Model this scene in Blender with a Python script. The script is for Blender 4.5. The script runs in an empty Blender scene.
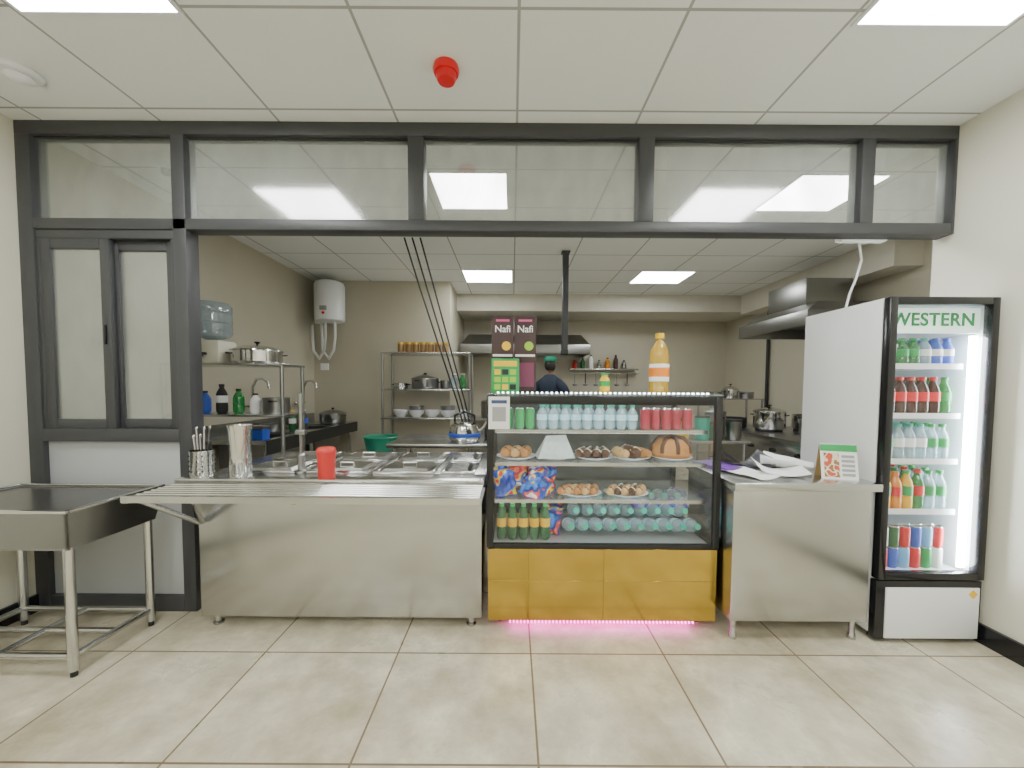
import bpy, bmesh, math, random
from mathutils import Vector, Matrix, Euler
random.seed(7)
SC = bpy.context.scene
COL = SC.collection
R = math.radians

# ------------------------------------------------------------------ materials
_m = {}
def new_mat(name):
    m = bpy.data.materials.new(name); m.use_nodes = True
    nt = m.node_tree; nt.nodes.clear()
    out = nt.nodes.new('ShaderNodeOutputMaterial')
    return m, nt, out
def c4(c, k=1.0): return (min(c[0]*k,1), min(c[1]*k,1), min(c[2]*k,1), 1)
def PM(name, col, rough=.5, metal=0, var=.06, scale=8, stretch=(1,1,1), bump=0, emit=0, ecol=None, coat=0, rvar=0):
    if name in _m: return _m[name]
    m, nt, out = new_mat(name)
    b = nt.nodes.new('ShaderNodeBsdfPrincipled')
    b.inputs['Roughness'].default_value = rough
    b.inputs['Metallic'].default_value = metal
    b.inputs['Coat Weight'].default_value = coat
    tc = nt.nodes.new('ShaderNodeTexCoord'); mp = nt.nodes.new('ShaderNodeMapping')
    mp.inputs['Scale'].default_value = stretch
    no = nt.nodes.new('ShaderNodeTexNoise'); no.inputs['Scale'].default_value = scale
    no.inputs['Detail'].default_value = 4
    mx = nt.nodes.new('ShaderNodeMix'); mx.data_type = 'RGBA'
    mx.inputs[6].default_value = c4(col, 1-var); mx.inputs[7].default_value = c4(col, 1+var)
    L = nt.links.new
    L(tc.outputs['Object'], mp.inputs['Vector']); L(mp.outputs[0], no.inputs['Vector'])
    L(no.outputs[0], mx.inputs[0]); L(mx.outputs[2], b.inputs['Base Color'])
    if rvar:
        mr = nt.nodes.new('ShaderNodeMapRange'); mr.inputs['To Min'].default_value = rough-rvar; mr.inputs['To Max'].default_value = rough+rvar
        mr.inputs['From Min'].default_value = .3; mr.inputs['From Max'].default_value = .7
        L(no.outputs[0], mr.inputs[0]); L(mr.outputs[0], b.inputs['Roughness'])
    if bump:
        bp = nt.nodes.new('ShaderNodeBump'); bp.inputs['Strength'].default_value = bump
        bp.inputs['Distance'].default_value = .01
        L(no.outputs[0], bp.inputs['Height']); L(bp.outputs[0], b.inputs['Normal'])
    if emit:
        b.inputs['Emission Color'].default_value = c4(ecol or col)
        b.inputs['Emission Strength'].default_value = emit
    L(b.outputs[0], out.inputs[0])
    _m[name] = m; return m
def EM(name, col, s):
    if name in _m: return _m[name]
    m, nt, out = new_mat(name)
    e = nt.nodes.new('ShaderNodeEmission'); e.inputs[0].default_value = c4(col); e.inputs[1].default_value = s
    nt.links.new(e.outputs[0], out.inputs[0]); _m[name] = m; return m
def GL(name, tint=(1,1,1), haze=.05, hazecol=(.8,.85,.85), refl=.04, rough=.02, smear=0):
    """thin clear sheet: transparent + schlick gloss + a little haze (same from both sides)"""
    if name in _m: return _m[name]
    m, nt, out = new_mat(name); L = nt.links.new
    t = nt.nodes.new('ShaderNodeBsdfTransparent'); t.inputs[0].default_value = c4(tint)
    d = nt.nodes.new('ShaderNodeBsdfDiffuse'); d.inputs[0].default_value = c4(hazecol)
    g = nt.nodes.new('ShaderNodeBsdfGlossy'); g.inputs['Roughness'].default_value = rough
    lw = nt.nodes.new('ShaderNodeLayerWeight'); lw.inputs[0].default_value = .5
    pw = nt.nodes.new('ShaderNodeMath'); pw.operation = 'POWER'; pw.inputs[1].default_value = 5
    mu = nt.nodes.new('ShaderNodeMath'); mu.operation = 'MULTIPLY_ADD'; mu.inputs[1].default_value = .6; mu.inputs[2].default_value = refl
    no = nt.nodes.new('ShaderNodeTexNoise'); no.inputs['Scale'].default_value = 2.5
    if smear:
        no.inputs['Scale'].default_value = 3.5; no.inputs['Detail'].default_value = 7
        tc = nt.nodes.new('ShaderNodeTexCoord'); mp = nt.nodes.new('ShaderNodeMapping'); mp.inputs['Scale'].default_value = (1,1,.45)
        L(tc.outputs['Object'], mp.inputs[0]); L(mp.outputs[0], no.inputs['Vector'])
    mh = nt.nodes.new('ShaderNodeMapRange'); mh.inputs['From Min'].default_value = .3; mh.inputs['From Max'].default_value = .7
    mh.inputs['To Min'].default_value = haze*(1-smear); mh.inputs['To Max'].default_value = haze*(1+smear)
    a = nt.nodes.new('ShaderNodeMixShader'); b = nt.nodes.new('ShaderNodeMixShader')
    L(no.outputs[0], mh.inputs[0]); L(mh.outputs[0], a.inputs[0]); L(t.outputs[0], a.inputs[1]); L(d.outputs[0], a.inputs[2])
    L(lw.outputs['Facing'], pw.inputs[0]); L(pw.outputs[0], mu.inputs[0])
    L(mu.outputs[0], b.inputs[0]); L(a.outputs[0], b.inputs[1]); L(g.outputs[0], b.inputs[2])
    L(b.outputs[0], out.inputs[0]); _m[name] = m; return m
def MULTI(name, cols, pos, scale=9, rough=.3, metal=0):
    if name in _m: return _m[name]
    m, nt, out = new_mat(name); L = nt.links.new
    b = nt.nodes.new('ShaderNodeBsdfPrincipled'); b.inputs['Roughness'].default_value = rough; b.inputs['Metallic'].default_value = metal
    tc = nt.nodes.new('ShaderNodeTexCoord'); no = nt.nodes.new('ShaderNodeTexNoise')
    no.inputs['Scale'].default_value = scale; no.inputs['Detail'].default_value = .5
    cr = nt.nodes.new('ShaderNodeValToRGB'); cr.color_ramp.interpolation = 'CONSTANT'
    e = cr.color_ramp.elements
    while len(e) < len(cols): e.new(.5)
    for i, c in enumerate(cols): e[i].position = pos[i]; e[i].color = c4(c)
    L(tc.outputs['Object'], no.inputs['Vector']); L(no.outputs[0], cr.inputs[0]); L(cr.outputs[0], b.inputs['Base Color'])
    L(b.outputs[0], out.inputs[0]); _m[name] = m; return m
def TILE(name, base, line, ox, oy, px, py, w, rough, var, bumpy=0, cloud=.06, spec=.5, stain=0):
    m, nt, out = new_mat(name); L = nt.links.new
    b = nt.nodes.new('ShaderNodeBsdfPrincipled'); b.inputs['Roughness'].default_value = rough
    b.inputs['Specular IOR Level'].default_value = spec
    ge = nt.nodes.new('ShaderNodeNewGeometry'); sx = nt.nodes.new('ShaderNodeSeparateXYZ')
    L(ge.outputs['Position'], sx.inputs[0])
    def M(op, a, v=None, bb=None):
        n = nt.nodes.new('ShaderNodeMath'); n.operation = op
        if hasattr(a, 'links'): L(a, n.inputs[0])
        else: n.inputs[0].default_value = a
        if bb is not None: L(bb, n.inputs[1])
        elif v is not None: n.inputs[1].default_value = v
        return n.outputs[0]
    masks = []; cells = []
    for ax, o, p in ((0, ox, px), (1, oy, py)):
        u = M('DIVIDE', M('SUBTRACT', sx.outputs[ax], o), p)
        cells.append(M('FLOOR', u))
        fr = M('FRACT', u)
        ed = M('ABSOLUTE', M('SUBTRACT', fr, .5))
        masks.append(M('GREATER_THAN', ed, .5 - w/p/2))
    mk = M('MAXIMUM', masks[0], None, masks[1])
    cb = nt.nodes.new('ShaderNodeCombineXYZ'); L(cells[0], cb.inputs[0]); L(cells[1], cb.inputs[1])
    wn = nt.nodes.new('ShaderNodeTexWhiteNoise'); L(cb.outputs[0], wn.inputs[0])
    va = nt.nodes.new('ShaderNodeVectorMath'); va.operation = 'ADD'
    L(ge.outputs['Position'], va.inputs[0]); L(wn.outputs['Color'], va.inputs[1])
    no = nt.nodes.new('ShaderNodeTexNoise'); no.inputs['Scale'].default_value = 4.5; no.inputs['Detail'].default_value = 9; no.inputs['Roughness'].default_value = .68
    L(va.outputs[0], no.inputs['Vector'])
    k = M('ADD', M('MULTIPLY', wn.outputs[0], var), None, M('MULTIPLY', M('SUBTRACT', no.outputs[0], .5), cloud*4))
    k = M('ADD', k, 1 - var/2)
    vm = nt.nodes.new('ShaderNodeVectorMath'); vm.operation = 'SCALE'; vm.inputs[0].default_value = base
    L(k, vm.inputs['Scale'])
    col = vm.outputs[0]
    if stain:
        n2 = nt.nodes.new('ShaderNodeTexNoise'); n2.inputs['Scale'].default_value = 2.2; n2.inputs['Detail'].default_value = 9; n2.inputs['Roughness'].default_value = .66
        L(ge.outputs['Position'], n2.inputs['Vector'])
        mr = nt.nodes.new('ShaderNodeMapRange'); mr.inputs['From Min'].default_value = .42; mr.inputs['From Max'].default_value = .66; mr.inputs['To Max'].default_value = stain
        L(n2.outputs[0], mr.inputs[0])
        m2 = nt.nodes.new('ShaderNodeMix'); m2.data_type = 'RGBA'; m2.inputs[7].default_value = (base[0]*.52, base[1]*.47, base[2]*.38, 1)
        L(mr.outputs[0], m2.inputs[0]); L(col, m2.inputs[6]); col = m2.outputs[2]
        n3 = M('MULTIPLY', n2.outputs[0], .3); L(M('ADD', n3, rough-.15), b.inputs['Roughness'])
    mx = nt.nodes.new('ShaderNodeMix'); mx.data_type = 'RGBA'; mx.inputs[7].default_value = c4(line)
    L(mk, mx.inputs[0]); L(col, mx.inputs[6]); L(mx.outputs[2], b.inputs['Base Color'])
    if bumpy:
        bp = nt.nodes.new('ShaderNodeBump'); bp.inputs['Strength'].default_value = bumpy; bp.inputs['Distance'].default_value = .004
        L(M('SUBTRACT', 1.0, None, mk), bp.inputs['Height']); L(bp.outputs[0], b.inputs['Normal'])
    L(b.outputs[0], out.inputs[0]); return m

M_floor = TILE('floor_tile', (.64,.59,.46), (.17,.12,.07), .11, 2.03, .72, .62, .009, .30, .08, .3, .26, stain=.8)
M_ceil = TILE('ceiling_tile', (.83,.845,.83), (.38,.38,.37), .02, 2.30, .72, .60, .014, .8, .02, .3, .01)
M_wall = PM('cream_paint', (.69,.67,.57), .6, var=.02, scale=2)
M_wallk = PM('kitchen_tile_tan', (.50,.465,.37), .4, var=.05, scale=3)
M_white = PM('white_enamel', (.82,.83,.86), .3, var=.01)
M_black = PM('black_gloss', (.012,.012,.014), .2, var=.1)
M_blackm = PM('black_matte', (.02,.02,.022), .6, var=.1)
M_frame = PM('charcoal_aluminium', (.05,.051,.057), .42, var=.06)
M_panel = PM('grey_laminate', (.42,.43,.45), .4, var=.06, scale=2)
M_steel = PM('brushed_steel', (.53,.53,.53), .24, 1, var=.03, scale=1.6, bump=.035)
M_steelh = PM('steel_top', (.60,.605,.605), .24, 1, var=.03, scale=3)
M_chrome = PM('polished_steel', (.70,.70,.70), .13, 1, var=.03)
M_dark_steel = PM('worn_steel', (.33,.33,.33), .28, 1, var=.06, scale=3)
M_gold = PM('gold_mirror', (.56,.385,.085), .16, 1, var=.30, scale=2.2, bump=.22)
M_glass = GL('pane_glass', haze=.30, hazecol=(.42,.45,.43), refl=.17, rough=.10, smear=.5)
M_glass2 = GL('sash_glass', haze=.34, hazecol=(.40,.42,.39), refl=.18, rough=.06, smear=.4)
M_glassf = GL('clear_glass', haze=.012, refl=.03)
M_shelfg = GL('shelf_glass', tint=(.9,.96,.95), haze=.12, refl=.06)
M_pet = GL('clear_plastic', tint=(.84,.94,.97), haze=.34, hazecol=(.66,.84,.92), refl=.10)
M_green_pet = GL('green_plastic', tint=(.1,.5,.18), haze=.4, hazecol=(.03,.42,.10), refl=.08)
M_oilp = GL('clear_oil', tint=(.95,.68,.10), haze=.40, hazecol=(.92,.66,.08), refl=.08)
M_light = EM('light_diffuser', (.97,1,.97), 28)
M_led = EM('led_white', (.92,.98,1), 60)
M_ledc = EM('led_case', (.85,.96,1), 14)
M_led_soft = EM('led_soft', (.93,.98,1), 8)
M_pink = EM('led_pink', (1,.08,.65), 11)
M_red = PM('red_plastic', (.72,.01,.015), .35)
M_redc = PM('red_cup', (.70,.045,.04), .4)
M_cola = PM('cola', (.05,.008,.005), .1)
M_green = PM('green_plastic_solid', (.015,.34,.08), .4)
M_teal = PM('teal_cap', (.01,.42,.30), .4)
M_yellow = PM('yellow_plastic', (.85,.52,.02), .4)
M_orange = PM('orange', (.85,.24,.02), .4)
M_blue = PM('blue_plastic', (.03,.10,.55), .4)
M_amber = PM('amber_drink', (.70,.24,.02), .15)
M_oil = PM('golden_oil', (.80,.46,.02), .12, var=.15)
M_dkgreen = PM('dark_green_bottle', (.02,.12,.04), .15)
M_paper = PM('white_paper', (.85,.85,.85), .7, var=.02)
M_brown = PM('dark_brown_carton', (.045,.018,.018), .4)
M_choc = PM('chocolate', (.09,.03,.012), .45, var=.3, scale=30, bump=.3)
M_bake = PM('baked_dough', (.52,.23,.06), .6, var=.3, scale=22, bump=.3)
M_bake2 = PM('pale_dough', (.68,.42,.18), .6, var=.25, scale=18, bump=.3)
M_cream = PM('cream_icing', (.85,.78,.62), .5)
M_wire = PM('white_cable', (.75,.75,.75), .5)
M_gprint = PM('grey_print', (.35,.35,.36), .6)
M_pprint = PM('pinkish_print', (.60,.10,.26), .5)
M_lime = PM('lime', (.33,.55,.04), .5)

# ------------------------------------------------------------------ mesh builder
class MB:
    def __init__(s): s.bm = bmesh.new(); s.mats = []
    def mi(s, m):
        if m not in s.mats: s.mats.append(m)
        return s.mats.index(m)
    def _add(s, tb, m, T=None):
        i = s.mi(m)
        if T is not None: tb.transform(T)
        for f in tb.faces: f.material_index = i; f.smooth = True
        me = bpy.data.meshes.new('t'); tb.to_mesh(me); tb.free()
        s.bm.from_mesh(me); bpy.data.meshes.remove(me); return s
    def box(s, x0, x1, y0, y1, z0, z1, m, bev=0, seg=2, T=None):
        tb = bmesh.new(); bmesh.ops.create_cube(tb, size=1)
        tb.transform(Matrix.Translation(((x0+x1)/2, (y0+y1)/2, (z0+z1)/2)) @ Matrix.Diagonal((x1-x0, y1-y0, z1-z0, 1)))
        if bev: bmesh.ops.bevel(tb, geom=tb.edges[:], offset=bev, segments=seg, affect='EDGES', profile=.5)
        return s._add(tb, m, T)
    def hexa(s, bot, top, m):
        tb = bmesh.new(); v = [tb.verts.new(p) for p in bot+top]
        for f in ((3,2,1,0), (4,5,6,7), (0,1,5,4), (1,2,6,5), (2,3,7,6), (3,0,4,7)): tb.faces.new([v[i] for i in f])
        return s._add(tb, m)
    def lathe(s, prof, m, c=(0,0,0), seg=20, T=None, sx=1, sy=1):
        tb = bmesh.new(); rings = []
        for r, z in prof:
            if r < 1e-5: rings.append([tb.verts.new((c[0], c[1], c[2]+z))])
            else: rings.append([tb.verts.new((c[0]+sx*r*math.cos(2*math.pi*k/seg), c[1]+sy*r*math.sin(2*math.pi*k/seg), c[2]+z)) for k in range(seg)])
        for a, b in zip(rings, rings[1:]):
            for k in range(seg):
                k2 = (k+1) % seg
                if len(a) == 1 and len(b) == 1: break
                if len(a) == 1: tb.faces.new((a[0], b[k2], b[k]))
                elif len(b) == 1: tb.faces.new((a[k], a[k2], b[0]))
                else: tb.faces.new((a[k], a[k2], b[k2], b[k]))
        bmesh.ops.recalc_face_normals(tb, faces=tb.faces)
        return s._add(tb, m, T)
    def tube(s, pts, r, m, seg=8, r1=None):
        tb = bmesh.new(); pts = [Vector(p) for p in pts]; n = len(pts)
        up = None; rings = []
        for i, p in enumerate(pts):
            d = (pts[min(i+1, n-1)] - pts[max(i-1, 0)]).normalized()
            if up is None:
                up = Vector((0,0,1)) if abs(d.z) < .9 else Vector((1,0,0))
            a = (up - d*up.dot(d)).normalized(); b = d.cross(a); up = a
            rr = r if r1 is None else r + (r1-r)*i/(n-1)
            rings.append([tb.verts.new(p + a*rr*math.cos(2*math.pi*k/seg) + b*rr*math.sin(2*math.pi*k/seg)) for k in range(seg)])
        for a, b in zip(rings, rings[1:]):
            for k in range(seg): tb.faces.new((a[k], a[(k+1) % seg], b[(k+1) % seg], b[k]))
        tb.faces.new(rings[0][::-1]); tb.faces.new(rings[-1])
        bmesh.ops.recalc_face_normals(tb, faces=tb.faces)
        return s._add(tb, m)
    def sph(s, c, r, m, sc=(1,1,1), seg=16):
        tb = bmesh.new(); bmesh.ops.create_uvsphere(tb, u_segments=seg, v_segments=max(6, seg//2), radius=r)
        return s._add(tb, m, Matrix.Translation(c) @ Matrix.Diagonal((sc[0], sc[1], sc[2], 1)))
    def grid(s, fn, nu, nv, m, T=None):
        tb = bmesh.new()
        V = [[tb.verts.new(fn(i/nu, j/nv)) for j in range(nv+1)] for i in range(nu+1)]
        for i in range(nu):
            for j in range(nv): tb.faces.new((V[i][j], V[i+1][j], V[i+1][j+1], V[i][j+1]))
        return s._add(tb, m, T)
    def done(s, name, parent=None, loc=(0,0,0), rot=(0,0,0), **kw):
        me = bpy.data.meshes.new(name); s.bm.to_mesh(me); s.bm.free()
        for m in s.mats: me.materials.append(m)
        me.set_sharp_from_angle(angle=R(38))
        o = bpy.data.objects.new(name, me); COL.objects.link(o)
        o.location = loc; o.rotation_euler = rot
        if parent: o.parent = parent
        for k, v in kw.items():
            if v is not None: o[k] = v
        return o
def thing(name, label, category, loc=(0,0,0), rot=(0,0,0), group=None):
    o = bpy.data.objects.new(name, None); o.empty_display_size = .05; COL.objects.link(o)
    o.location = loc; o.rotation_euler = rot
    o['label'] = label; o['category'] = category
    if group: o['group'] = group
    return o
def dup(root, loc, rot=None, label=None):
    def cp(o, par):
        n = o.copy(); COL.objects.link(n)
        if par: n.parent = par
        for ch in o.children: cp(ch, n)
        return n
    kids = list(root.children)
    n = root.copy(); COL.objects.link(n); n.location = loc
    if rot is not None: n.rotation_euler = rot
    for ch in kids: cp(ch, n)
    if label: n['label'] = label
    return n
def text(body, size, m, parent, loc, rot=(R(90),0,0), name='lettering', sx=1.0, bold=0.0, space=1.0):
    cu = bpy.data.curves.new('txt', 'FONT'); cu.body = body; cu.size = size; cu.extrude = .001; cu.offset = bold
    cu.align_x = 'CENTER'; cu.align_y = 'CENTER'; cu.space_character = space
    to = bpy.data.objects.new('txt', cu); COL.objects.link(to)
    bpy.context.view_layer.update()
    me = bpy.data.meshes.new_from_object(to.evaluated_get(bpy.context.evaluated_depsgraph_get()))
    bpy.data.objects.remove(to); bpy.data.curves.remove(cu)
    me.materials.clear(); me.materials.append(m); me.name = name
    o = bpy.data.objects.new(name, me); COL.objects.link(o)
    o.parent = parent; o.location = loc; o.rotation_euler = rot; o.scale = (sx,1,1)
    return o
def S(name, x0, x1, y0, y1, z0, z1, m, bev=0):
    return MB().box(x0, x1, y0, y1, z0, z1, m, bev).done(name, kind='structure')

# ------------------------------------------------------------------ room shell
H = 3.045
WL, WR = -3.03, 2.70
S('floor', -3.3, 4.4, -3.3, 7.8, -.1, 0, M_floor)
S('ceiling', -3.3, 4.4, -3.3, 7.8, H, H+.1, M_ceil)
S('wall_left', WL-.12, WL, -3.2, 7.7, 0, H, M_wall)
S('wall_right', WR, WR+.12, -3.2, 2.52, 0, H, M_wall)
S('wall_front', WL, WR, -3.3, -3.2, 0, H, M_wall)
S('wall_partition', WR+.12, 4.2, 2.40, 2.52, 0, H, M_wall)
S('wall_kitchen_right', 4.2, 4.32, 2.40, 7.7, 0, H, M_wallk)
S('wall_kitchen_back', -.95, 4.2, 7.6, 7.7, 0, H, M_wallk)
S('wall_kitchen_left_back', WL, -.95, 5.9, 6.0, 0, H, M_wallk)
S('wall_kitchen_return', -1.05, -.95, 6.0, 7.6, 0, H, M_wallk)
S('wall_kitchen_left', WL, WL+.006, 2.5, 5.9, 0, H, M_wallk)
M_bulk = PM('bulkhead_paint', (.60,.57,.49), .6)
S('trim_20', -.95, 4.2, 6.64, 7.6, 2.76, H, M_bulk)
S('trim_21', 3.9, 4.2, 4.0, 6.64, 2.72, H, M_bulk)
S('baseboard_right', WR-.02, WR, -3.2, 2.40, 0, .11, M_black)
S('baseboard_left', WL, WL+.02, -3.2, 2.40, 0, .11, M_black)
fy0, fy1 = 2.40, 2.50
zb = 2.965
P1, P2 = -2.085, -2.005
S('trim_1', WL, WR, fy0, fy1, zb, H, M_frame, .004)
S('trim_2', WL+.09, WR-.02, fy0, fy1, 2.40, 2.465, M_frame, .004)
S('trim_3', WL, WL+.09, fy0, fy1, 0, zb, M_frame, .004)
S('trim_4', P1, P2, fy0, fy1, 0, zb, M_frame, .004)
S('trim_5', -.643, -.548, fy0, fy1, 2.465, zb, M_frame, .004)
S('trim_6', .764, .858, fy0, fy1, 2.465, zb, M_frame, .004)
S('trim_7', 2.12, 2.20, fy0, fy1, 2.465, zb, M_frame, .004)
S('trim_8', WR-.02, WR, fy0, fy1, 2.40, zb, M_frame, .004)
S('trim_9', WL+.09, P1, fy0, fy1, 1.09, 1.17, M_frame, .004)
S('trim_10', WL+.09, P1, fy0, fy1, 0, .10, M_frame, .004)
MB().box(WL+.09, P1, 2.43, 2.46, .10, 1.09, M_panel, .002).done('wall_panel', kind='structure')
for i, (a, b) in enumerate(((WL+.09,P1), (P2,-.643), (-.548,.764), (.858,2.12), (2.20,WR-.02))):
    w = MB().box(a, b, 2.445, 2.451, 2.465, zb, M_glass)
    for z in (2.465, zb-.008): w.box(a, b, 2.425, 2.44, z, z+.008, M_blackm)
    w.done('window_%d' % (i+1), kind='structure')
def sash(name, x0, x1, y0, y1, z0, z1, t=.06, left=True):
    w = MB()
    for b in ((x0, x0+t, z0, z1), (x1-t, x1, z0, z1), (x0+t, x1-t, z0, z0+t), (x0+t, x1-t, z1-t, z1)):
        w.box(b[0], b[1], y0, y1, b[2], b[3], M_frame, .004)
    w.box(x0+t, x1-t, (y0+y1)/2-.003, (y0+y1)/2+.003, z0+t, z1-t, M_glass2)
    hx = x1-t+.02 if left else x0+.02
    w.box(hx, hx+.012, y0-.012, y0, (z0+z1)/2-.06, (z0+z1)/2+.06, M_black, .003)
    w.done(name, kind='structure')
S('trim_11', WL+.09, P1, 2.41, 2.49, 2.345, 2.40, M_frame, .004)
S('trim_12', WL+.09, WL+.115, 2.41, 2.49, 1.17, 2.345, M_frame, .004)
S('trim_13', P1-.025, P1, 2.41, 2.49, 1.17, 2.345, M_frame, .004)
sash('window_6', WL+.115, -2.49, 2.41, 2.445, 1.17, 2.345)
sash('window_7', -2.53, P1-.025, 2.447, 2.482, 1.17, 2.345, left=False)

# ------------------------------------------------------------------ ceiling lights
def clight(x0, x1, y0, y1, label):
    t = thing('ceiling_light', label, 'ceiling light', ((x0+x1)/2, (y0+y1)/2, H), group='square ceiling light panels')
    a, b = (x1-x0)/2, (y1-y0)/2
    f = MB()
    for q in ((-a, a, -b, -b+.015), (-a, a, b-.015, b), (-a, -a+.015, -b+.015, b-.015), (a-.015, a, -b+.015, b-.015)):
        f.box(q[0], q[1], q[2], q[3], -.012, 0, M_white)
    f.done('light_frame', t)
    MB().box(-a+.015, a-.015, -b+.015, b-.015, -.008, 0, M_light).done('diffuser', t)
lf = 'recessed white square LED ceiling panel, lit'
clight(-2.12, -1.42, 1.10, 1.73, lf)
clight(1.48, 2.16, 1.10, 1.765, lf)
for X0 in (-2.14, 1.46):
    clight(X0, X0+.72, -1.3, -.7, lf)
    clight(X0, X0+.72, -2.5, -1.9, lf)
clight(-.34, .38, -1.3, -.7, lf)
clight(-.64, -.04, 2.92, 3.52, lf)
clight(2.14, 2.82, 2.92, 3.52, lf)
clight(-.70, -.0, 5.30, 5.90, lf)
clight(1.75, 2.5, 5.30, 5.90, lf)

t = thing('fire_alarm_sounder', 'round red fire alarm sounder on the ceiling', 'fire alarm', (-.34, 2.0, H))
MB().lathe([(0,0), (.062,0), (.066,-.02), (.06,-.035), (0,-.035)], M_red, seg=28).done('base', t)
MB().lathe([(0,-.035), (.05,-.035), (.052,-.05), (.042,-.07), (0,-.075)], M_red, seg=28).done('sounder_dome', t)
t = thing('smoke_detector', 'round white smoke detector on the ceiling', 'smoke detector', (-2.53, 2.04, H))
MB().lathe([(0,0), (.085,0), (.09,-.012), (.075,-.025), (0,-.025)], M_white, seg=28).done('base', t)
MB().lathe([(0,-.025), (.05,-.025), (.055,-.035), (.05,-.04), (.03,-.05), (0,-.052)], M_white, seg=28).done('sensor_head', t)
t = thing('smoke_detector', 'small round grey ceiling sensor in the kitchen', 'smoke detector', (-2.55, 2.9, H))
MB().lathe([(0,0), (.05,0), (.055,-.012), (0,-.015)], M_white, seg=24).done('base', t)
MB().lathe([(0,-.015), (.03,-.015), (.03,-.05), (.015,-.06), (0,-.062)], M_dark_steel, seg=24).done('sensor_head', t)

# ------------------------------------------------------------------ serving counter
CZ = .90
t = thing('serving_counter', 'long brushed stainless steel serving counter with tubular tray slide', 'counter', (0, 0, 0))
MB().box(-1.85, -.175, 2.245, 3.18, .065, CZ-.03, M_steel, .003).done('body', t)
MB().box(-1.97, -.16, 2.225, 2.39, CZ-.03, CZ, M_steelh, .004).box(-1.90, -.16, 2.39, 3.20, CZ-.03, CZ, M_steelh, .002).done('worktop', t)
sl = MB()
for i in range(7): sl.tube([(-1.95, 1.945+i*.041, .872), (-.165, 1.945+i*.041, .872)], .0095, M_chrome, 10)
for x in (-1.955, -1.1, -.165): sl.box(x-.012, x+.012, 1.92, 2.225, .845, .862, M_dark_steel)
sl.box(-1.97, -.153, 1.915, 1.925, .85, .884, M_steelh)
sl.done('tray_slide', t)
MB().tube([(-1.92, 1.97, .845), (-1.84, 2.235, .64)], .014, M_steel).done('bracket', t)
MB().tube([(-1.72, 2.05, .845), (-1.82, 2.235, .64)], .014, M_steel).done('bracket', t)
for x in (-1.78, -.24):
    for y in (2.29, 3.1): MB().lathe([(0,0), (.028,0), (.03,.01), (.018,.02), (.018,.065)], M_steel, (x, y, 0), 14).done('foot', t)

M_gap_shade = PM('pan_gap_shade', (.05,.05,.05), .4, .8)
def gnpan(x, y, w, d):
    t = thing('food_pan', 'rectangular stainless steel food pan with handled lid, set in counter', 'food pan', (x, y, CZ), (0,0,0), 'lidded food pans on the serving counter')
    b = MB()
    for q in ((-w/2, w/2, -d/2, -d/2+.02), (-w/2, w/2, d/2-.02, d/2), (-w/2, -w/2+.02, -d/2+.02, d/2-.02), (w/2-.02, w/2, -d/2+.02, d/2-.02)):
        b.box(q[0], q[1], q[2], q[3], 0, .014, M_chrome, .003)
    b.box(-w/2+.02, w/2-.02, -d/2+.02, d/2-.02, .0, .003, M_gap_shade)  # dark sheet, paints in the shade of the recess between rim and lid
    b.done('pan_rim', t)
    w2, d2 = w/2-.035, d/2-.035
    MB().hexa([(-w2,-d2,.004), (w2,-d2,.004), (w2,d2,.004), (-w2,d2,.004)], [(-w2+.02,-d2+.02,.022), (w2-.02,-d2+.02,.022), (w2-.02,d2-.02,.022), (-w2+.02,d2-.02,.022)], M_steelh).done('lid', t)
    MB().tube([(-.045,0,.02), (-.045,0,.04), (.045,0,.04), (.045,0,.02)], .005, M_chrome).done('handle', t)
for x in (-1.55, -1.10, -.68):
    for y in (2.56, 2.95): gnpan(x, y, .38, .34)
gnpan(-.34, 2.56, .22, .34); gnpan(-.34, 2.95, .22, .34)

# ------------------------------------------------------------------ low steel table
t = thing('dishwashing_table', 'deep stainless steel box table with dark worn top', 'table', (0, 0, 0))
tb = MB()
x0, x1, y0, y1 = -2.99, -2.115, 1.80, 2.32
lo, hi = .65, .835
tp = .03
def wall4(mb, a, b, c, d):
    mb.hexa([(a+tp,c+tp,lo),(b-tp,c+tp,lo),(b-tp,c+tp+.01,lo),(a+tp,c+tp+.01,lo)], [(a,c,hi),(b,c,hi),(b,c+.01,hi),(a,c+.01,hi)], M_dark_steel)
    mb.hexa([(a+tp,d-tp-.01,lo),(b-tp,d-tp-.01,lo),(b-tp,d-tp,lo),(a+tp,d-tp,lo)], [(a,d-.01,hi),(b,d-.01,hi),(b,d,hi),(a,d,hi)], M_dark_steel)
    mb.hexa([(a+tp,c+tp,lo),(a+tp+.01,c+tp,lo),(a+tp+.01,d-tp,lo),(a+tp,d-tp,lo)], [(a,c,hi),(a+.01,c,hi),(a+.01,d,hi),(a,d,hi)], M_dark_steel)
    mb.hexa([(b-tp-.01,c+tp,lo),(b-tp,c+tp,lo),(b-tp,d-tp,lo),(b-tp-.01,d-tp,lo)], [(b-.01,c,hi),(b,c,hi),(b,d,hi),(b-.01,d,hi)], M_dark_steel)
    mb.box(a+tp, b-tp, c+tp, d-tp, lo-.01, lo, M_dark_steel)
wall4(tb, x0, x1, y0, y1); tb.done('basin_box', t)
tb = MB().box(x0+.012, x1-.012, y0+.012, y1-.012, .818, .829, PM('dark_mottled_top', (.09,.085,.08), .22, .6, var=.6, scale=12))
for q in ((x0-.005, x1+.01, y0-.01, y0+.014), (x0-.005, x1+.01, y1-.014, y1), (x1-.014, x1+.01, y0, y1), (x0-.005, x0+.014, y0, y1)):
    tb.box(q[0], q[1], q[2], q[3], .831, .845, M_chrome, .004)
tb.done('table_top', t)
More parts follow.
